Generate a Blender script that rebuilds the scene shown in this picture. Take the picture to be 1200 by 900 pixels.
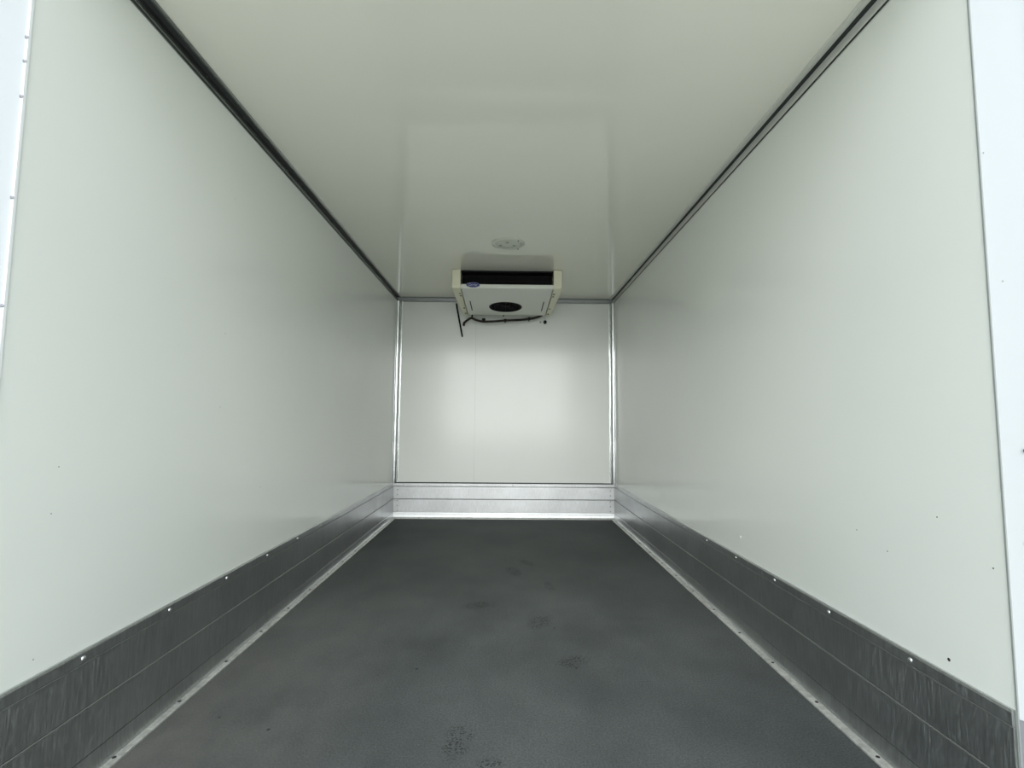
import bpy, bmesh, math, random
from mathutils import Vector, Matrix

for o in list(bpy.data.objects):
    bpy.data.objects.remove(o)
S = bpy.context.scene
C = S.collection
random.seed(7)

# ------------------------------------------------------------------ camera, sky, sun, exposure
cam = bpy.data.cameras.new('camera')
cam.sensor_fit = 'HORIZONTAL'
cam.sensor_width = 36.0
cam.lens = 571.5 / 1200 * 36.0
cam.clip_start = 0.02
cam_o = bpy.data.objects.new('camera', cam)
C.objects.link(cam_o)
cam_o.matrix_world = Matrix((
    (0.9998738, -0.00930382, -0.01287758, 0.0),
    (-0.01356669, -0.07825562, -0.99684101, 0.0),
    (0.00826668, 0.99688991, -0.07837196, 0.8949),
    (0, 0, 0, 1)))
S.camera = cam_o

world = bpy.data.worlds.new('sky')
S.world = world
world.use_nodes = True
wn, wl = world.node_tree.nodes, world.node_tree.links
wn.clear()
w_out = wn.new('ShaderNodeOutputWorld')
w_bg = wn.new('ShaderNodeBackground')
w_tc = wn.new('ShaderNodeTexCoord')
w_sep = wn.new('ShaderNodeSeparateXYZ')
w_ramp = wn.new('ShaderNodeValToRGB')
# overcast sky, three times brighter overhead than at the horizon
w_e = w_ramp.color_ramp.elements
for el, p, c in zip(w_e, (0.0, 1.0), ((0.315, 0.345, 0.358), (0.90, 1.00, 1.09))):
    el.position = p
    el.color = (*c, 1)
wl.new(w_tc.outputs['Generated'], w_sep.inputs[0])
wl.new(w_sep.outputs['Z'], w_ramp.inputs[0])
wl.new(w_ramp.outputs[0], w_bg.inputs[0])
w_bg.inputs[1].default_value = 2.2
wl.new(w_bg.outputs[0], w_out.inputs[0])

sun = bpy.data.lights.new('hazy_sun', 'SUN')
sun.energy = 4.0
sun.angle = math.radians(60)
sun.color = (1.0, 1.0, 0.985)
sun_o = bpy.data.objects.new('hazy_sun', sun)
C.objects.link(sun_o)
# sun behind thin cloud, low behind the camera: light travels into the box along +y
sun_o.rotation_euler = Vector((0.04, 0.88, -0.45)).to_track_quat('-Z', 'Y').to_euler()

S.view_settings.view_transform = 'Standard'
S.view_settings.look = 'None'
S.view_settings.gamma = 1
S.view_settings.use_curve_mapping = False
S.view_settings.exposure = 0.07

# ------------------------------------------------------------------ dimensions (metres)
L, R = -1.0446, 1.0354          # side walls
Y0, D = 1.015, 4.632            # mouth, back wall
Z = 2.0856                      # ceiling
K = 0.3234                      # height of the kick plates

# ------------------------------------------------------------------ helpers
def node_mat(name):
    m = bpy.data.materials.new(name)
    m.use_nodes = True
    b = m.node_tree.nodes['Principled BSDF']
    return m, m.node_tree.nodes, m.node_tree.links, b

def plain(name, col, rough=0.5, metal=0.0, spec=0.5):
    m, n, l, b = node_mat(name)
    b.inputs['Base Color'].default_value = (*col, 1)
    b.inputs['Roughness'].default_value = rough
    b.inputs['Metallic'].default_value = metal
    b.inputs['Specular IOR Level'].default_value = spec
    return m

def mapped_noise(n, l, scale, vec, detail=4.0, rough=0.55):
    tc = n.new('ShaderNodeTexCoord')
    mp = n.new('ShaderNodeMapping')
    mp.inputs['Scale'].default_value = vec
    t = n.new('ShaderNodeTexNoise')
    t.inputs['Scale'].default_value = scale
    t.inputs['Detail'].default_value = detail
    t.inputs['Roughness'].default_value = rough
    l.new(tc.outputs['Object'], mp.inputs[0])
    l.new(mp.outputs[0], t.inputs['Vector'])
    return t.outputs['Fac']

def ramp(n, l, src, stops):
    r = n.new('ShaderNodeValToRGB')
    e = r.color_ramp.elements
    while len(e) < len(stops):
        e.new(0.5)
    for el, (p, c) in zip(e, stops):
        el.position = p
        el.color = (*c, 1) if not isinstance(c, float) else (c, c, c, 1)
    l.new(src, r.inputs[0])
    return r.outputs[0]

def mix(n, l, fac, a, b, mode='MIX'):
    m = n.new('ShaderNodeMix')
    m.data_type = 'RGBA'
    m.blend_type = mode
    for sock, v in ((m.inputs[0], fac), (m.inputs[6], a), (m.inputs[7], b)):
        if hasattr(v, 'is_output'):
            l.new(v, sock)
        elif isinstance(v, (int, float)):
            sock.default_value = v
        else:
            sock.default_value = (*v, 1)
    return m.outputs[2]

def math_n(n, l, op, a, b=None, c=None):
    m = n.new('ShaderNodeMath')
    m.operation = op
    for sock, v in zip(m.inputs, (a, b, c)):
        if v is None:
            continue
        if hasattr(v, 'is_output'):
            l.new(v, sock)
        else:
            sock.default_value = v
    return m.outputs[0]

def bump(n, l, b, h, strength, dist=0.002):
    bp = n.new('ShaderNodeBump')
    bp.inputs['Strength'].default_value = strength
    bp.inputs['Distance'].default_value = dist
    l.new(h, bp.inputs['Height'])
    l.new(bp.outputs[0], b.inputs['Normal'])

def gelcoat(name, col, rough=0.2, vary=0.08, wave=0.25, spec=0.75):
    m, n, l, b = node_mat(name)
    f = mapped_noise(n, l, 1.3, (1, 1, 1), 3)
    c = ramp(n, l, f, [(0.3, tuple(x * 0.975 for x in col)), (0.7, col)])
    l.new(c, b.inputs['Base Color'])
    r = mapped_noise(n, l, 2.5, (1, 1, 1), 4)
    l.new(math_n(n, l, 'MULTIPLY_ADD', r, vary, rough - vary / 2), b.inputs['Roughness'])
    b.inputs['Specular IOR Level'].default_value = spec
    w = mapped_noise(n, l, 1.1, (1, 1, 1), 1)
    bump(n, l, b, w, wave, 0.006)
    return m

def metal(name, base=0.55, rough=0.3, streak=(60, 60, 2.0), dirt=0.35, tint=(0.97, 1.0, 1.0), bmp=0.05, mt=1.0, scratch=0.0):
    m, n, l, b = node_mat(name)
    s = mapped_noise(n, l, 6.0, streak, 6, 0.7)
    big = mapped_noise(n, l, 3.5, (1, 1, 1), 5, 0.6)
    hi = tuple(base * t for t in tint)
    lo = tuple(base * (1 - dirt) * t for t in tint)
    c1 = ramp(n, l, s, [(0.34, lo), (0.66, hi)])
    c2 = ramp(n, l, big, [(0.35, 1.0 - dirt * 0.6), (0.65, 1.0)])
    col = mix(n, l, 1.0, c1, c2, 'MULTIPLY')
    metf = None
    if scratch:                 # fine pale scratches and oxide specks in the metal
        f1 = mapped_noise(n, l, 9.0, (70, 70, 3.0), 5, 0.7)
        patch = mapped_noise(n, l, 2.2, (1, 1, 1), 3)
        sc = math_n(n, l, 'MULTIPLY', ramp(n, l, f1, [(0.53, 0.0), (0.66, 1.0)]), ramp(n, l, patch, [(0.3, 0.45), (0.6, 1.0)]))
        sc = math_n(n, l, 'MULTIPLY', sc, scratch)
        col = mix(n, l, sc, col, (0.42, 0.44, 0.43))
        metf = math_n(n, l, 'MULTIPLY_ADD', sc, -0.8, mt)
    l.new(col, b.inputs['Base Color'])
    b.inputs['Metallic'].default_value = mt
    if metf is not None:
        l.new(metf, b.inputs['Metallic'])
    l.new(math_n(n, l, 'MULTIPLY_ADD', s, 0.22, rough - 0.11), b.inputs['Roughness'])
    bump(n, l, b, s, bmp, 0.001)
    return m

# floor: dark grey resin, fine grit, scuffs, a few boot prints
def floor_mat():
    m, n, l, b = node_mat('dark_resin_floor')
    grit = mapped_noise(n, l, 420, (1, 1, 1), 3, 0.7)
    mid = mapped_noise(n, l, 5, (1, 0.7, 1), 6, 0.65)
    big = mapped_noise(n, l, 1.4, (1, 0.8, 1), 4)
    c = ramp(n, l, mid, [(0.25, (0.046, 0.052, 0.051)), (0.75, (0.090, 0.099, 0.097))])
    c = mix(n, l, 0.5, c, ramp(n, l, big, [(0.35, (0.044, 0.050, 0.049)), (0.65, (0.097, 0.106, 0.103))]))
    fine = mapped_noise(n, l, 170, (1, 1, 1), 4, 0.75)
    c = mix(n, l, 1.0, c, ramp(n, l, fine, [(0.32, 0.62), (0.68, 1.35)]), 'MULTIPLY')
    c = mix(n, l, ramp(n, l, grit, [(0.60, 0.0), (0.70, 0.6)]), c, (0.19, 0.195, 0.19))
    scr = mapped_noise(n, l, 7, (14, 1.2, 1), 5, 0.7)
    c = mix(n, l, ramp(n, l, scr, [(0.64, 0.0), (0.74, 0.3)]), c, (0.16, 0.16, 0.155))
    scr2 = mapped_noise(n, l, 5, (1.5, 16, 1), 5, 0.7)
    c = mix(n, l, ramp(n, l, scr2, [(0.65, 0.0), (0.75, 0.3)]), c, (0.15, 0.15, 0.15))
    # worn paler dust along the left edge of the floor near the mouth
    tc = n.new('ShaderNodeTexCoord')
    sx = n.new('ShaderNodeSeparateXYZ')
    l.new(tc.outputs['Object'], sx.inputs[0])
    edge = n.new('ShaderNodeMapRange')
    edge.inputs[1].default_value = -0.35
    edge.inputs[2].default_value = -1.0
    l.new(sx.outputs['X'], edge.inputs[0])
    near = n.new('ShaderNodeMapRange')
    near.inputs[1].default_value = 3.0
    near.inputs[2].default_value = 1.2
    l.new(sx.outputs['Y'], near.inputs[0])
    dust = math_n(n, l, 'MULTIPLY', edge.outputs[0], near.outputs[0])
    dust = math_n(n, l, 'MULTIPLY', dust, math_n(n, l, 'MULTIPLY_ADD', mid, 1.2, -0.1))
    c = mix(n, l, math_n(n, l, 'MULTIPLY', dust, 0.95), c, (0.17, 0.16, 0.145))
    # boot prints and scuffs
    prints = [(0.062, 3.02, .05, .13, .3), (0.145, 3.2, .045, .10, .5), (0.25, 2.75, .03, .09, .1),
              (-0.12, 2.47, .10, .06, .3), (0.166, 2.28, .06, .11, -.5), (0.26, 1.91, .08, .05, .4),
              (-0.125, 1.45, .05, .10, -.15), (-0.03, 1.36, .05, .03, .4)]
    tread = n.new('ShaderNodeTexVoronoi')
    tread.inputs['Scale'].default_value = 150
    l.new(tc.outputs['Object'], tread.inputs['Vector'])
    tr = ramp(n, l, tread.outputs['Distance'], [(0.30, 1.0), (0.6, 0.0)])
    tot = None
    for (px, py, rx, ry, a) in prints:
        mp = n.new('ShaderNodeMapping')
        mp.vector_type = 'TEXTURE'
        mp.inputs['Location'].default_value = (px, py, 0)
        mp.inputs['Rotation'].default_value = (0, 0, a)
        mp.inputs['Scale'].default_value = (rx, ry, 1)
        l.new(tc.outputs['Object'], mp.inputs[0])
        g = n.new('ShaderNodeTexGradient')
        g.gradient_type = 'SPHERICAL'
        l.new(mp.outputs[0], g.inputs[0])
        v = ramp(n, l, g.outputs[1], [(0.0, 0.0), (0.45, 1.0)])
        tot = v if tot is None else math_n(n, l, 'MAXIMUM', tot, v)
    brk = ramp(n, l, mapped_noise(n, l, 22, (1, 1, 1), 3), [(0.36, 0.0), (0.5, 1.0)])
    tot = math_n(n, l, 'MULTIPLY', math_n(n, l, 'MULTIPLY', tot, tr), brk)
    c = mix(n, l, math_n(n, l, 'MULTIPLY', tot, 0.8), c, (0.012, 0.014, 0.013))
    # short black rubber scuffs and crumbs
    vor = n.new('ShaderNodeTexVoronoi')
    vor.inputs['Scale'].default_value = 5
    vor.inputs['Randomness'].default_value = 1
    l.new(tc.outputs['Object'], vor.inputs['Vector'])
    crumb = ramp(n, l, vor.outputs['Distance'], [(0.022, 1.0), (0.035, 0.0)])
    c = mix(n, l, math_n(n, l, 'MULTIPLY', crumb, 0.7), c, (0.012, 0.012, 0.012))
    l.new(c, b.inputs['Base Color'])
    l.new(math_n(n, l, 'MULTIPLY_ADD', mid, 0.2, 0.55), b.inputs['Roughness'])
    b.inputs['Specular IOR Level'].default_value = 0.12
    bump(n, l, b, grit, 0.35, 0.0015)
    return m

def ground_mat():
    m, n, l, b = node_mat('pale_asphalt')
    f = mapped_noise(n, l, 3, (1, 1, 1), 6)
    l.new(ramp(n, l, f, [(0.3, (0.44, 0.44, 0.39)), (0.7, (0.55, 0.55, 0.485))]), b.inputs['Base Color'])
    b.inputs['Roughness'].default_value = 0.9
    return m

M = {
    'wall': gelcoat('white_gelcoat', (0.848, 0.872, 0.822), 0.16, 0.08, 0.25, 0.62),
    'ceil': gelcoat('white_ceiling_gelcoat', (0.89, 0.88, 0.785), 0.09, 0.02, 0.03, 0.85),
    'post': gelcoat('white_frame_paint', (0.62, 0.65, 0.67), 0.35),
    'plate': metal('scuffed_aluminium', 0.64, 0.34, (30, 30, 2.0), 0.24, bmp=0.015, scratch=0.6),
    'plate_back': metal('clean_aluminium', 0.74, 0.46, (40, 40, 3.0), 0.22, bmp=0.03),
    'flange': metal('bright_aluminium', 0.88, 0.45, (9, 9, 9), 0.35, (1.0, 1.0, 0.95), mt=0.6),
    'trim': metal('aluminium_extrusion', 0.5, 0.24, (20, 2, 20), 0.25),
    'trim_lit': metal('lit_aluminium', 0.78, 0.42, (20, 2, 20), 0.12, (1, 1, .93), 0.02, 0.25),  # lighter copy of the trim metal, the right cove's brightness painted in
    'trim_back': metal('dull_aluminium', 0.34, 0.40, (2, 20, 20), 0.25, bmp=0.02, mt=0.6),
    'bead': plain('joint_glint', (0.30, 0.31, 0.30), 0.45, 0.6),  # bead stands in for the light caught along the joint edges
    'corner': metal('polished_aluminium', 0.72, 0.2, (6, 6, 2), 0.1, bmp=0.3),
    'rivet': plain('rivet_aluminium', (0.75, 0.76, 0.76), 0.35, 1.0),
    'seal_and_shade': plain('dark_seal_and_shade', (0.03, 0.034, 0.033), 0.6),  # door seals, and the shade strips painted on coves and back plate
    'dark': plain('dark_hole', (0.02, 0.02, 0.02), 0.7),
    'gap': plain('grey_seam', (0.28, 0.30, 0.29), 0.7),
    'sealant': plain('white_edge_strip', (0.86, 0.88, 0.88), 0.35),
    'steel': plain('grey_steel', (0.30, 0.30, 0.33), 0.45, 0.3),
    'floor': floor_mat(),
    'ground': ground_mat(),
    'plastic': gelcoat('white_plastic', (0.78, 0.79, 0.72), 0.35),
    'cream': gelcoat('cream_plastic', (0.80, 0.78, 0.59), 0.4),
    'lamp': gelcoat('lamp_plastic', (0.70, 0.71, 0.63), 0.3),
    'lens': gelcoat('lamp_lens', (0.62, 0.64, 0.55), 0.15),
    'black': plain('black_plastic', (0.007, 0.007, 0.008), 0.6, 0.0, 0.25),
    'fin': plain('dark_fin', (0.010, 0.010, 0.010), 0.6, 0.0, 0.25),
    'rubber': plain('brown_black_rubber', (0.022, 0.015, 0.011), 0.6),
    'blue': plain('badge_blue', (0.012, 0.016, 0.16), 0.3),
    'silver': plain('badge_lettering', (0.55, 0.58, 0.66), 0.35),
}

def put(name, bm, mat, parent=None, smooth=False, origin=None):
    """link a bmesh (in world coordinates) as one mesh object"""
    me = bpy.data.meshes.new(name)
    bmesh.ops.recalc_face_normals(bm, faces=bm.faces)
    o = bpy.data.objects.new(name, me)
    off = Vector((0, 0, 0))
    if parent is not None:
        o.parent = parent
        off = Vector(parent['base'])
        o['base'] = parent['base']
    elif origin is not None:
        off = Vector(origin)
        o.location = off
        o['base'] = tuple(off)
    else:
        o['base'] = (0.0, 0.0, 0.0)
    bmesh.ops.translate(bm, verts=bm.verts, vec=-off)
    bm.to_mesh(me)
    bm.free()
    if smooth:
        for p in me.polygons:
            p.use_smooth = True
        me.set_sharp_from_angle(angle=math.radians(38))
    me.materials.append(M[mat])
    C.objects.link(o)
    return o

def struct(name, bm, mat, **k):
    o = put(name, bm, mat, **k)
    o['kind'] = 'structure'
    return o

def thing(name, label, cat, loc, group=None):
    o = bpy.data.objects.new(name, None)
    o.empty_display_size = 0.1
    o.location = loc
    o['base'] = tuple(loc)
    o['label'], o['category'] = label, cat
    if group:
        o['group'] = group
    C.objects.link(o)
    return o

def tag(o, label, cat, group=None):
    o['label'], o['category'] = label, cat
    if group:
        o['group'] = group
    return o

def box(bm, a, b, bev=0.0):
    r = bmesh.ops.create_cube(bm, size=1.0)
    vs = r['verts']
    for v in vs:
        v.co = Vector([(a[i] + b[i]) / 2 + v.co[i] * (b[i] - a[i]) for i in range(3)])
    if bev > 0:
        es = list({e for v in vs for e in v.link_edges})
        bmesh.ops.bevel(bm, geom=es, offset=bev, segments=2, profile=0.5, affect='EDGES')

def extrude(bm, pts, f, t0, t1):
    """closed profile pts; f(u, v, t) -> world"""
    A = [bm.verts.new(f(u, v, t0)) for u, v in pts]
    B = [bm.verts.new(f(u, v, t1)) for u, v in pts]
    n = len(pts)
    for i in range(n):
        j = (i + 1) % n
        bm.faces.new((A[i], A[j], B[j], B[i]))
    bm.faces.new(A)
    bm.faces.new(B[::-1])

def lathe(bm, prof, center, axis='Z', seg=24):
    """prof: (radius, height) list"""
    c = Vector(center)
    q = {'Z': Matrix.Identity(3), 'X': Matrix.Rotation(math.pi / 2, 3, 'Y'), 'Y': Matrix.Rotation(-math.pi / 2, 3, 'X')}[axis] if isinstance(axis, str) else axis
    rings = []
    for r, h in prof:
        if r < 1e-6:
            rings.append([bm.verts.new(c + q @ Vector((0, 0, h)))])
        else:
            rings.append([bm.verts.new(c + q @ Vector((r * math.cos(2 * math.pi * k / seg), r * math.sin(2 * math.pi * k / seg), h))) for k in range(seg)])
    for a, b in zip(rings, rings[1:]):
        for k in range(seg):
            k2 = (k + 1) % seg
            if len(a) == 1 and len(b) > 1:
                bm.faces.new((a[0], b[k], b[k2]))
            elif len(b) == 1 and len(a) > 1:
                bm.faces.new((a[k], b[0], a[k2]))
            elif len(a) > 1:
                bm.faces.new((a[k], a[k2], b[k2], b[k]))

def tube(bm, pts, rad, seg=10, ribs=0.0, step=0.004):
    P = [Vector(p) for p in pts]
    # Catmull-Rom resample
    out = []
    for i in range(len(P) - 1):
        p0, p1, p2, p3 = P[max(i - 1, 0)], P[i], P[i + 1], P[min(i + 2, len(P) - 1)]
        m = max(2, int((p2 - p1).length / step))
        for k in range(m):
            t = k / m
            out.append(0.5 * ((2 * p1) + (p2 - p0) * t + (2 * p0 - 5 * p1 + 4 * p2 - p3) * t * t + (3 * p1 - p0 - 3 * p2 + p3) * t ** 3))
    out.append(P[-1])
    rings = []
    up = Vector((0.3, 0.9, 0.2)).normalized()
    for i, p in enumerate(out):
        d = (out[min(i + 1, len(out) - 1)] - out[max(i - 1, 0)]).normalized()
        s = d.cross(up).normalized()
        u = s.cross(d)
        r = rad * (1 + (ribs if i % 2 else -ribs))
        rings.append([bm.verts.new(p + (s * math.cos(2 * math.pi * k / seg) + u * math.sin(2 * math.pi * k / seg)) * r) for k in range(seg)])
    for a, b in zip(rings, rings[1:]):
        for k in range(seg):
            k2 = (k + 1) % seg
            bm.faces.new((a[k], a[k2], b[k2], b[k]))
    bm.faces.new(rings[0])
    bm.faces.new(rings[-1][::-1])

def copies(name, proto, parent, locs):
    """copies of a part that share its mesh"""
    for p in locs:
        c = proto.copy()
        c.parent = parent
        c.location = Vector(p) - Vector(parent['base'])
        C.objects.link(c)

def studs(name, parent, mat, prof, axis, locs, seg=10, label=None):
    bm = bmesh.new()
    lathe(bm, prof, (0, 0, 0), axis, seg)
    me = bpy.data.meshes.new(name)
    bmesh.ops.recalc_face_normals(bm, faces=bm.faces)
    bm.to_mesh(me)
    bm.free()
    for p in me.polygons:
        p.use_smooth = True
    me.materials.append(M[mat])
    for q in locs:
        o = bpy.data.objects.new(name, me)
        o.parent = parent
        o['base'] = parent['base']
        o.location = Vector(q) - Vector(parent['base'])
        if label:
            o['label'] = label
        C.objects.link(o)

# ------------------------------------------------------------------ outside ground
bm = bmesh.new()
box(bm, (-40, -40, -0.95), (40, 40, -0.85))
struct('ground', bm, 'ground')

# ------------------------------------------------------------------ box body
bm = bmesh.new(); box(bm, (L - .07, Y0 - .06, -.09), (R + .07, D + .07, 0))
floor = struct('floor', bm, 'floor')
bm = bmesh.new(); box(bm, (L - .07, Y0, Z), (R + .07, D + .07, Z + .08))
ceiling = struct('ceiling', bm, 'ceil')
bm = bmesh.new(); box(bm, (L - .07, Y0, 0), (L, D, Z))
wall_left = struct('wall_left', bm, 'wall')
bm = bmesh.new(); box(bm, (R, Y0, 0), (R + .07, D, Z))
wall_right = struct('wall_right', bm, 'wall')
# back wall: two sheets butted at a hairline seam
bm = bmesh.new(); box(bm, (L - .07, D + .004, 0), (R + .07, D + .07, Z))
wall_back = struct('wall_back', bm, 'gap')
SEAM = -0.29
for a, b in ((L - .07, SEAM - .0004), (SEAM + .0004, R + .07)):
    bm = bmesh.new(); box(bm, (a, D, 0), (b, D + .004, Z))
    put('panel', bm, 'wall', wall_back)

# ------------------------------------------------------------------ kick plates
def kick(name, f, t0, t1, rivets, screws, axis, matp, fl, n_screw_x):
    bm = bmesh.new()
    extrude(bm, [(0, 0), (.003, 0), (.003, K - .002), (0, K - .002)], f, t0, t1)
    base = struct(name, bm, matp)
    def strip(nm, z0, z1, d, mt=matp):
        b = bmesh.new()
        c = .0022
        extrude(b, [(.003, z0), (d - c, z0), (d, z0 + c), (d, z1 - c), (d - c, z1), (.003, z1)], f, t0, t1)
        return put(nm, b, mt, base)
    b = bmesh.new()
    extrude(b, [(.003, .292), (.0068, .2922), (.009, .2942), (.0091, .306), (.009, .3185), (.0065, K), (.0, K), (.0, K - .002), (.003, K - .002)], f, t0, t1)
    put('top_strip', b, matp, base)
    strip('upper_plank', .1778, .2905, .0075)
    strip('lower_plank', .054, .1742, .0075)
    for zb in (.176, .2912):
        b = bmesh.new()
        h = .0012 if zb < .2 else .0008
        extrude(b, [(.003, zb - h), (.0078, zb - h), (.0092, zb - h * .4), (.0092, zb + h * .4), (.0078, zb + h), (.003, zb + h)], f, t0, t1)
        put('joint', b, 'bead', base)
    if matp == 'plate_back':
        b = bmesh.new()  # dark strip painting the shadow gap along the plate top
        extrude(b, [(.0, K - .0015), (.0094, K - .0015), (.0080, K + .003), (.0030, K + .0075), (0, K + .0075)], f, t0, t1)
        put('seal_and_shade', b, 'seal_and_shade', base)
    b = bmesh.new()             # rounded foot of the plate, then the flat flange screwed to the floor
    extrude(b, [(.003, .0525), (.0062, .0525), (.0070, .050), (.0073, .042), (.0079, .033), (.0089, .0245), (.0104, .017), (.0122, .0115), (.0143, .0076), (.0152, .0062), (.0152, .003), (.003, .003)], f, t0, t1)
    put('foot', b, matp, base, smooth=True)
    b = bmesh.new()
    extrude(b, [(.0155, .0), (.0155, .0056), (.0172, .0070), (fl - .002, .0062), (fl, .0045), (fl, 0)], f, t0, t1)
    put('floor_flange', b, 'flange', base)
    studs('rivet', base, 'rivet', [(.0062, 0), (.0055, .0022), (.003, .0036), (0, .004)], axis,
          [f(.0090, .306, t) for t in rivets])
    studs('screw', base, 'dark', [(.0058, 0), (.005, .0012), (0, .0014)], 'Z',
          [f(n_screw_x, .0064, t) for t in screws])
    return base

rX = Matrix.Rotation(math.pi / 2, 3, 'Y')
rXn = Matrix.Rotation(-math.pi / 2, 3, 'Y')
rYn = Matrix.Rotation(math.pi / 2, 3, 'X')
riv = [1.2665 + .3112 * k for k in range(11)]
scr = [1.113 + .2585 * k for k in range(14)]
bl = kick('baseboard_left', lambda u, v, t: Vector((L + u, t, v)), Y0 + .004, D - .001, riv, scr, rX, 'plate', .037, .0225)
br = kick('baseboard_right', lambda u, v, t: Vector((R - u, t, v)), Y0 + .004, D - .001, riv, scr, rXn, 'plate', .042, .0260)
bb = kick('baseboard_back', lambda u, v, t: Vector((t, D - u, v)), L + .0085, R - .0085,
          [L + .12 + .2 * k for k in range(10)], [L + .25 + .32 * k for k in range(6)], rYn, 'plate_back', .04, .02)
# small fixings down both ends of the back plate
studs('screw', bb, 'steel', [(.006, 0), (.005, .002), (0, .003)], rYn,
      [(x, D - .0075, z) for x in (L + .045, R - .045) for z in (.07, .115, .16, .215, .26)])

# ------------------------------------------------------------------ ceiling and corner extrusions
def cove(name, f, t0, t1, cw=.040, wh=.041, mt='trim'):
    """aluminium corner extrusion: ceiling leg, deep groove, wall leg"""
    prof = [(0, 0), (cw, 0), (cw, .003), (cw - .003, .0062), (.0250, .0062), (.0222, .0035), (.0075, .0025), (.0066, .0085),
            (.0062, wh - .011), (.0050, wh - .0085), (.0035, wh - .0080), (.0035, wh), (0, wh)]
    b = bmesh.new()
    extrude(b, prof, f, t0, t1)
    c = struct(name, b, mt)
    b = bmesh.new()             # dark strips standing in for the groove's reflection and the lip's shadow
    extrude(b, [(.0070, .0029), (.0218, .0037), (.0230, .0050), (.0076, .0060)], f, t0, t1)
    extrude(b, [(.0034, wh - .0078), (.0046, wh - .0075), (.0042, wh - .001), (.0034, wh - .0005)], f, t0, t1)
    put('seal_and_shade', b, 'seal_and_shade', c)
    return c
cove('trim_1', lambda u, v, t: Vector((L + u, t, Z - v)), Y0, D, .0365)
cove('trim_2', lambda u, v, t: Vector((R - u, t, Z - v)), Y0, D, .046, .041, 'trim_lit')
b = bmesh.new()
extrude(b, [(0, 0), (.034, 0), (.034, .003), (.030, .006), (.012, .007), (.011, .012), (.010, .034), (.007, .036), (.0065, .039), (.003, .042), (0, .042)],
        lambda u, v, t: Vector((t, D - u, Z - v)), L + .0, R - .0)
struct('trim_3', b, 'trim_back')

def corner_post(name, sx, x0):
    b = bmesh.new()
    prof = [(0, 0), (.046, 0), (.0455, .003), (.041, .0045), (.038, .0035), (.036, .006)]
    for k in range(9):          # convex quarter-round between the two lips
        a = math.pi * 0.5 * k / 8
        prof.append((.010 + .025 * math.cos(a) ** 0.9 if k < 8 else .010, .006 + .026 * math.sin(a)))
    prof += [(.0055, .034), (.0045, .041), (.003, .046), (0, .046)]
    n = 26
    z0, z1 = K, Z - .04
    rnd = random.Random(3 if sx > 0 else 5)
    rings = []
    for i in range(n + 1):
        z = z0 + (z1 - z0) * i / n
        w = 1 + rnd.uniform(-.05, .05)
        rings.append([b.verts.new((x0 + sx * u * (w if u > .005 else 1), D - v * (w if v > .005 else 1), z)) for u, v in prof])
    m = len(prof)
    for a, c in zip(rings, rings[1:]):
        for k in range(m):
            k2 = (k + 1) % m
            b.faces.new((a[k], a[k2], c[k2], c[k]))
    b.faces.new(rings[0]); b.faces.new(rings[-1][::-1])
    return struct(name, b, 'corner', smooth=True)
corner_post('trim_4', 1, L)
corner_post('trim_5', -1, R)

# ------------------------------------------------------------------ rear frame around the mouth
def rear_post(name, x0, s):
    b = bmesh.new()
    prof = [(0, Y0 - .001), (.014, Y0 - .03), (.04, Y0 - .085), (.14, Y0 - .085), (.14, Y0 + .05), (.0705, Y0 + .05), (.0705, Y0 - .001)]
    extrude(b, prof, lambda u, v, t: Vector((x0 + s * u, v, t)), -.09, Z + .12)
    return struct(name, b, 'post')
p6 = rear_post('trim_6', L, -1)
p7 = rear_post('trim_7', R, 1)
b = bmesh.new(); box(b, (L - .139, Y0 - .085, Z + .02), (R + .139, Y0 - .001, Z + .118), .004)
struct('trim_8', b, 'post')
b = bmesh.new(); box(b, (L - .139, Y0 - .10, -.25), (R + .139, Y0 - .0605, -.004), .004)
struct('trim_9', b, 'steel')
# bright edge strip with screws on the left, thin grey gasket on the right
b = bmesh.new(); box(b, (L - .0045, Y0 - .006, K), (L + .0025, Y0 + .002, Z - .045), .0012)
edge = put('edge_strip', b, 'sealant', p6)
studs('screw', edge, 'steel', [(.0045, 0), (.0035, .0016), (0, .002)], rYn, [(L - .0005, Y0 - .0058, z) for z in (1.7186, 1.6635, 1.5836, 1.359, 1.1272, .9, .66)])
b = bmesh.new(); box(b, (R - .002, Y0 - .0025, 0), (R + .0025, Y0 + .002, Z - .045), .0008)
put('gasket', b, 'gap', p7)
b = bmesh.new()
extrude(b, [(-.0012, Y0 - .0020), (.013, Y0 - .031), (.036, Y0 - .080), (.0385, Y0 - .080), (.0145, Y0 - .030), (.0005, Y0 - .001)], lambda u, v, t: Vector((R + u, v, t)), 0, .31)
put('scuff_plate', b, 'steel', p7)
b = bmesh.new()
extrude(b, [(-.0012, Y0 - .0020), (.013, Y0 - .031), (.036, Y0 - .080), (.0385, Y0 - .080), (.0145, Y0 - .030), (.0005, Y0 - .001)], lambda u, v, t: Vector((L - u, v, t)), 0, .31)
put('scuff_plate', b, 'steel', p6)
studs('screw', p7, 'dark', [(.0055, 0), (.004, .0015), (0, .002)], rYn, [(R + .0168, Y0 - .0362, .846)])
studs('speck', p7, 'gap', [(.002, 0), (.0015, .0006), (0, .0008)], rYn, [(R + u, Y0 - .001 - u * 2.07, z) for u, z in ((.012, .66), (.014, .63), (.003, 1.49), (.010, 1.20))])

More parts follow.
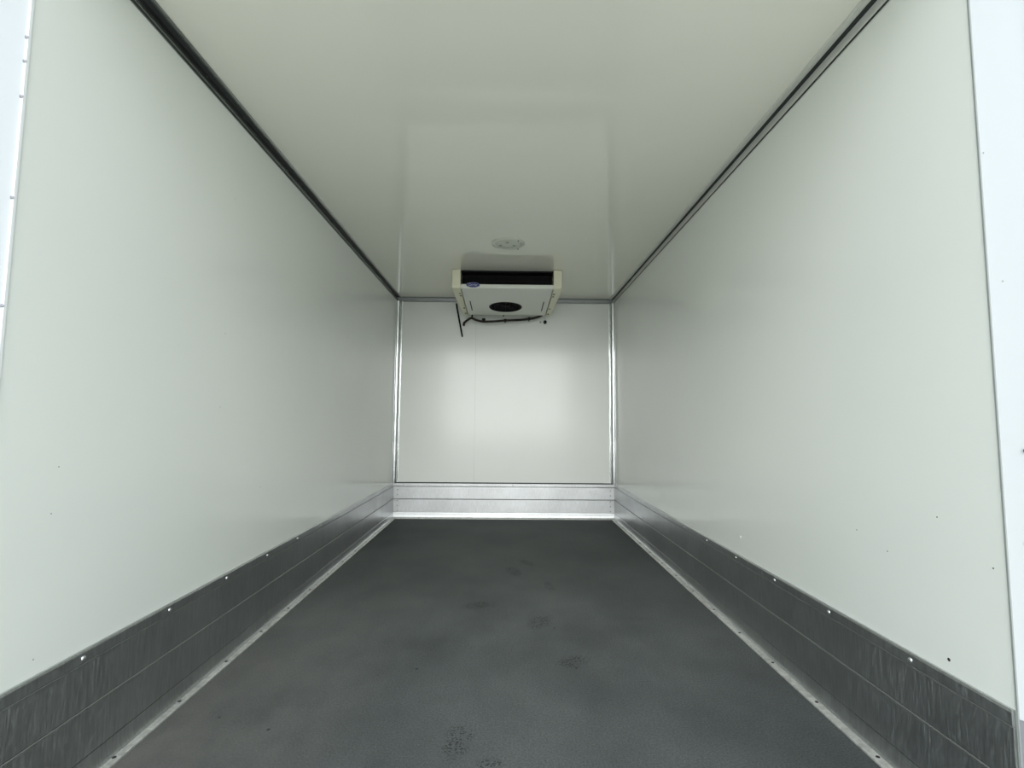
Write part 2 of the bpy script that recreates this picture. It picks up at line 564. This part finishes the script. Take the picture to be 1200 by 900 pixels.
# rear doors swung open past the posts; unseen, added to block sidelight
def rear_door(name, x0, s):
    hx, hy = x0 + s * .046, Y0 - .092
    a = math.radians(9)
    def f(u, v, t):             # u along the leaf from the hinge, v outwards
        return Vector((hx + s * (u * math.sin(a) + v * math.cos(a)), hy - u * math.cos(a) + v * math.sin(a), t))
    b = bmesh.new()
    extrude(b, [(0, 0), (1.03, 0), (1.03, .07), (0, .07)], f, -.02, Z + .06)
    leaf = struct(name, b, 'post')
    b = bmesh.new()             # rubber seal around the rim
    for p, z0, z1 in (([(.012, -.012), (.028, -.012), (.03, 0), (.01, 0)], .0, Z + .04), ([(1.0, -.012), (1.016, -.012), (1.02, 0), (.998, 0)], .0, Z + .04),
                      ([(.03, -.012), (1.0, -.012), (1.0, 0), (.03, 0)], .0, .016), ([(.03, -.012), (1.0, -.012), (1.0, 0), (.03, 0)], Z + .024, Z + .04)):
        extrude(b, p, f, z0, z1)
    put('seal_and_shade', b, 'seal_and_shade', leaf)
    for z in (.25, 1.05, 1.85):
        b = bmesh.new()
        lathe(b, [(.014, -.07), (.014, .07), (0, .07)], f(-.004, .055, z), 'Z', 12)
        put('hinge', b, 'steel', leaf)
rear_door('door_unseen_1', L, -1)
rear_door('door_unseen_2', R, 1)

# small holes and chips in the wall sheets
studs('screw_hole', wall_right, 'dark', [(.0042, 0), (.003, .0006), (0, .0008)], rXn,
      [(R, y, z) for y, z in ((1.1657, .3537),)])
studs('screw_hole', wall_right, 'dark', [(.0018, 0), (.001, .0006), (0, .0008)], rXn,
      [(R, y, z) for y, z in ((1.335, .5561), (1.4484, .5881), (1.1752, .6771), (1.0456, .5953))])
studs('chip', wall_right, 'sealant', [(.008, 0), (.006, .0015), (0, .002)], rXn, [(R, 2.1685, .3999)])
studs('screw_hole', wall_left, 'gap', [(.0018, 0), (.001, .0006), (0, .0008)], rX,
      [(L, y, z) for y, z in ((1.1681, .7824), (1.1582, .6762), (1.1433, .3602), (2.1264, .6095), (1.8264, 1.7422), (1.8078, 1.2149), (1.801, .9419))])

# ------------------------------------------------------------------ ceiling lamp
LC = (0.0075, 3.168)
lamp = thing('ceiling_light', 'round off-white lamp set in the ceiling in front of the cooling unit', 'lamp', (LC[0], LC[1], Z))
b = bmesh.new()
lathe(b, [(.110, 0), (.110, -.004), (.105, -.008), (.093, -.010), (.088, -.007), (.086, -.002), (.086, 0)], (LC[0], LC[1], Z), 'Z', 48)
ring = put('ring', b, 'lamp', lamp, smooth=True)
b = bmesh.new()
lathe(b, [(.086, 0), (.085, -.005), (.070, -.009), (.045, -.011), (0, -.012)], (LC[0], LC[1], Z), 'Z', 40)
lens = put('lens', b, 'lens', lamp, smooth=True)
studs('diode', lamp, 'gap', [(.011, 0), (.010, -.0025), (0, -.003)], 'Z',
      [(-.044, 3.186, Z - .0108), (.002, 3.131, Z - .0108), (.048, 3.183, Z - .0108)], 14, 'grey lamp diode behind the lens')
studs('screw', lamp, 'black', [(.0055, 0), (.0045, -.002), (0, -.0025)], 'Z',
      [(.074, 3.098, Z - .0098), (.076, 3.252, Z - .0098)], 10, 'black screw head')

# ------------------------------------------------------------------ cooling unit
UX, YF, YB = 0.004, 3.733, 4.475
ZF, ZB = 1.934, 1.889
def zu(y):
    return ZF + (ZB - ZF) * (y - YF) / (YB - YF)
unit = thing('cooling_unit', 'white ceiling-mounted refrigeration unit with a round fan opening and blue oval badge', 'cooling unit', (UX, (YF + YB) / 2, Z))
def hw(y):                       # half width of the bottom panel
    return .362 - .006 * (y - YF) / (YB - YF)
# bottom panel with a round hole
FC, FR = Vector((UX - .012, 4.219)), .137
b = bmesh.new()
seg = 64
ring_v, out_v, ring_t, out_t = [], [], [], []
y0, y1 = YF + .020, YB
for k in range(seg):
    a = 2 * math.pi * k / seg
    c, s = math.cos(a), math.sin(a)
    x, y = FC.x + FR * c, FC.y + FR * s
    # outer rectangle hit
    ts = []
    if c > 1e-9: ts.append((UX + .357 - FC.x) / c)
    if c < -1e-9: ts.append((UX - .357 - FC.x) / c)
    if s > 1e-9: ts.append((y1 - FC.y) / s)
    if s < -1e-9: ts.append((y0 - FC.y) / s)
    t = min(q for q in ts if q > 0)
    xo, yo = FC.x + t * c, FC.y + t * s
    ring_v.append(b.verts.new((x, y, zu(y)))); out_v.append(b.verts.new((xo, yo, zu(yo))))
    ring_t.append(b.verts.new((x, y, zu(y) + .012))); out_t.append(b.verts.new((xo, yo, zu(yo) + .012)))
for cx, cy in ((UX - .357, y0), (UX + .357, y0), (UX - .357, y1), (UX + .357, y1)):   # square corners
    k = min(range(seg), key=lambda q: (out_v[q].co.x - cx) ** 2 + (out_v[q].co.y - cy) ** 2)
    out_v[k].co = (cx, cy, zu(cy))
    out_t[k].co = (cx, cy, zu(cy) + .012)
for k in range(seg):
    j = (k + 1) % seg
    b.faces.new((ring_v[k], ring_v[j], out_v[j], out_v[k]))
    b.faces.new((ring_t[j], ring_t[k], out_t[k], out_t[j]))
    b.faces.new((ring_v[j], ring_v[k], ring_t[k], ring_t[j]))
    b.faces.new((out_v[k], out_v[j], out_t[j], out_t[k]))
panel = put('bottom_panel', b, 'plastic', unit)
# front lip, rounded
b = bmesh.new()
lip = [(YF + .024, ZF + .034), (YF + .004, ZF + .034), (YF, ZF + .030), (YF - .001, ZF + .012), (YF + .002, ZF + .004), (YF + .010, ZF), (YF + .024, ZF - .001)]
extrude(b, lip, lambda u, v, t: Vector((t, u, v)), UX - .362, UX + .362)
put('front_lip', b, 'plastic', unit)
# top shell and rear plate
b = bmesh.new(); box(b, (UX - .362, YF + .03, Z - .012), (UX + .362, YB, Z - .001))
put('top_plate', b, 'black', unit)
b = bmesh.new(); box(b, (UX - .362, YB - .012, ZB + .012), (UX + .362, YB, Z - .012))
put('rear_plate', b, 'plastic', unit)
# air outlet: dark coil behind horizontal slats
b = bmesh.new(); box(b, (UX - .361, YF + .12, ZF + .013), (UX + .361, YF + .14, Z - .012))
coil = put('coil', b, 'black', unit)
b = bmesh.new()
for k in range(90):
    x = UX - .355 + .71 * k / 89
    box(b, (x - .0012, YF + .108, ZF + .02), (x + .0012, YF + .1205, Z - .013))
fins = put('fin', b, 'fin', coil)
fins['kind'] = 'stuff'
for zz in (ZF + .066, ZF + .104):
    b = bmesh.new()
    extrude(b, [(YF + .012, zz - .004), (YF + .014, zz - .005), (YF + .040, zz + .004), (YF + .038, zz + .006)], lambda u, v, t: Vector((t, u, v)), UX - .361, UX + .361)
    put('slat', b, 'fin', unit)
# end caps
def end_cap(s):
    b = bmesh.new()
    xi = UX + s * .364
    ys = [(YF - .004, .062, .018), (YF + .003, .068, .008), (YF + .02, .0705, .0), (YF + .25, .066, .0), (YF + .5, .058, .0), (YB - .02, .048, .0), (YB, .044, .004)]
    rings = []
    for y, w, drop in ys:
        zb = zu(max(y, YF)) - .006 + drop * .5
        zt = Z - .001 - drop * .15
        prof = [(0, zb), (w - .016, zb), (w - .005, zb + .005), (w, zb + .016), (w, zt - .004), (w - .004, zt), (0, zt)]
        rings.append([b.verts.new((xi + s * u, y, z)) for u, z in prof])
    n = len(rings[0])
    for a, c in zip(rings, rings[1:]):
        for k in range(n):
            k2 = (k + 1) % n
            b.faces.new((a[k], a[k2], c[k2], c[k]))
    b.faces.new(rings[0]); b.faces.new(rings[-1][::-1])
    return put('end_cap', b, 'cream', unit)
caps = [end_cap(-1), end_cap(1)]
caps[0]['label'] = caps[1]['label'] = 'cream plastic end cap'
for s, cp in zip((-1, 1), caps):
    studs('screw', cp, 'black', [(.008, 0), (.007, -.004), (0, -.005)], 'Z',
          [(UX + s * .376, y, zu(y) - .006) for y in (3.84, 3.90, 4.24, 4.40)], 10)
    b = bmesh.new()                 # dark slot pressed in the bottom panel
    ya, yb2 = 4.06, 4.33
    extrude(b, [(ya, zu(ya) - .0012), (yb2, zu(yb2) - .0012), (yb2, zu(yb2) + .004), (ya, zu(ya) + .004)],
            lambda u, v, t: Vector((t, u, v)), UX + s * .312 - .004, UX + s * .312 + .004)
    put('slot', b, 'black', panel)
# fan: shroud, guard, hub and blades
slope = Matrix.Rotation(math.atan2(ZB - ZF, YB - YF), 3, 'X')
fc = Vector((FC.x, FC.y, zu(FC.y)))
b = bmesh.new()
lathe(b, [(FR + .008, .002), (FR + .006, -.004), (FR, -.005), (FR - .004, -.002), (FR - .006, .05), (FR - .01, .075), (0, .078)], fc, slope, 48)
fan = put('fan', b, 'black', unit, smooth=True)
b = bmesh.new()
lathe(b, [(.042, .05), (.042, .012), (.036, .006), (0, .005)], fc, slope, 24)
put('hub', b, 'fin', fan, smooth=True)
for k in range(5):
    b = bmesh.new()
    a = 2 * math.pi * k / 5
    pts = []
    for i in range(5):
        r = .042 + (.125 - .042) * i / 4
        wdt = .30 + .12 * math.sin(math.pi * i / 5)
        sweep = .35 * i / 4
        for sgn, h in ((-1, .014), (1, .040)):
            an = a + sweep + sgn * wdt
            pts.append(b.verts.new(fc + slope @ Vector((r * math.cos(an), r * math.sin(an), h))))
    for i in range(4):
        b.faces.new((pts[2 * i], pts[2 * i + 1], pts[2 * i + 3], pts[2 * i + 2]))
    bmesh.ops.solidify(b, geom=b.faces[:], thickness=.002)
    put('blade', b, 'fin', fan)
b = bmesh.new()
for rr in (.035, .065, .095, .124):
    lathe(b, [(rr - .0016, -.004), (rr, -.0056), (rr + .0016, -.004), (rr, -.0024), (rr - .0016, -.004)], fc, slope, 36)
for k in range(6):
    a = math.pi * k / 6
    d = slope @ Vector((math.cos(a), math.sin(a), 0))
    tube(b, [fc + d * FR + Vector((0, 0, -.0035)), fc - d * FR + Vector((0, 0, -.0035))], .0015, 6, 0, .1)
put('guard', b, 'black', fan)
# badge: blue oval plate with slanted lettering and a pale rim
bx, bz, by = -.262, 1.960, YF - .004
def oval(rx, rz, y0_, y1_):
    b = bmesh.new()
    extrude(b, [(rx * math.cos(2 * math.pi * k / 40), rz * math.sin(2 * math.pi * k / 40)) for k in range(40)],
            lambda u, v, t: Vector((bx + u, t, bz + v)), y0_, y1_)
    return b
badge = put('badge', oval(.054, .0205, by + .004, by - .002), 'blue', unit)
badge['label'] = 'blue oval badge with pale lettering'
rim = bmesh.new()
n = 40
vs = [[rim.verts.new((bx + rx * math.cos(2 * math.pi * k / n), yy, bz + rz * math.sin(2 * math.pi * k / n))) for k in range(n)]
      for rx, rz, yy in ((.0505, .0178, by - .0021), (.0505, .0178, by - .003), (.0490, .0166, by - .003), (.0490, .0166, by - .0021))]
for i in range(4):
    for k in range(n):
        rim.faces.new((vs[i][k], vs[i][(k + 1) % n], vs[(i + 1) % 4][(k + 1) % n], vs[(i + 1) % 4][k]))
put('rim', rim, 'silver', badge)
cu = bpy.data.curves.new('lettering', 'FONT')
cu.body = 'Carrier'
cu.size = .0245
cu.shear = .3
cu.align_x, cu.align_y = 'CENTER', 'CENTER'
cu.extrude = .0006
tmp = bpy.data.objects.new('lettering', cu)
C.objects.link(tmp)
bpy.context.view_layer.update()
me = bpy.data.meshes.new_from_object(tmp.evaluated_get(bpy.context.evaluated_depsgraph_get()))
bpy.data.objects.remove(tmp)
me.transform(Matrix.Translation(Vector((bx - .002, by - .0026, bz)) - Vector(badge['base'])) @ Matrix.Rotation(math.pi / 2, 4, 'X'))
me.materials.clear(); me.materials.append(M['silver'])
lt = bpy.data.objects.new('lettering', me)
lt.parent = badge
C.objects.link(lt)

# ------------------------------------------------------------------ hoses and fixings behind the unit
YH = 4.545
b = bmesh.new()
tube(b, [(-.408, D - .002, 1.823), (-.404, 4.60, 1.826), (-.398, YH + .02, 1.831), (-.366, YH, 1.853), (-.330, YH, 1.872), (-.2854, YH, 1.856), (-.2207, YH, 1.8424),
         (-.1238, YH, 1.8435), (-.0107, YH, 1.8529), (.1024, YH, 1.8583), (.2157, YH, 1.8702), (.2966, YH, 1.8892), (.335, YH - .03, 1.903), (.343, YB + .013, 1.912)],
     .0108, 10, .10)
hose = put('drain_hose', b, 'rubber', origin=(-.03, YH, 1.85))
tag(hose, 'long dark ribbed hose sagging below the rear edge of the cooling unit', 'hose')
for (x, z, w) in ((-.2129, 1.857, .016), (-.0107, 1.853, .011), (.2157, 1.872, .012)):
    b = bmesh.new()
    box(b, (x - w, YH - .0125, z - .012), (x + w, YH + .012, z + .0135), .003)
    box(b, (x - .005, YH + .010, z - .006), (x + .005, D - .0002, z + .006))
    put('clip', b, 'black', hose)
b = bmesh.new()
tube(b, [(-.326, YH - .002, 1.876), (-.322, YH, 1.900), (-.314, YH - .01, 1.922), (-.297, YH - .022, 1.932), (-.262, YH - .038, 1.932), (-.24, YB + .009, 1.928)], .0075, 10, .1)
put('branch', b, 'rubber', hose)
b = bmesh.new()
lathe(b, [(.012, 0), (.012, .02), (.010, .024), (.010, .034), (0, .034)], (-.0275, YH - .03, 1.915), rYn, 14)
box(b, (-.0335, YH - .034, 1.911), (-.0215, D - .0002, 1.919))
tag(put('cable_gland', b, 'black', origin=(-.0275, YH, 1.915)), 'small black plug below the round fan opening, above the sagging hose', 'plug')
b = bmesh.new()
lathe(b, [(.017, 0), (.017, .012), (.013, .016), (.013, .03), (.008, .034), (0, .034)], (.372, D, 1.858), rYn, 14)
k1 = tag(put('bolt_cap', b, 'black', origin=(.372, D, 1.858)), 'black round bolt cap on the back wall below the unit at right', 'bolt cap')
b = bmesh.new()
lathe(b, [(.0085, 0), (.0085, .008), (.006, .012), (0, .013)], (.329, D, 1.857), rYn, 12)
tag(put('wall_plug', b, 'gap', origin=(.329, D, 1.857)), 'tiny grey wall plug just left of the black bolt cap', 'plug')
b = bmesh.new()
tube(b, [(-.482, D - .010, 2.03), (-.470, D - .012, 1.965), (-.445, D - .014, 1.84), (-.418, D - .012, 1.706)], .0082, 10)
rod = put('cable', b, 'black', origin=(-.45, D, 1.87))
tag(rod, 'thin straight black cable hanging down the back wall left of the cooling unit', 'cable')
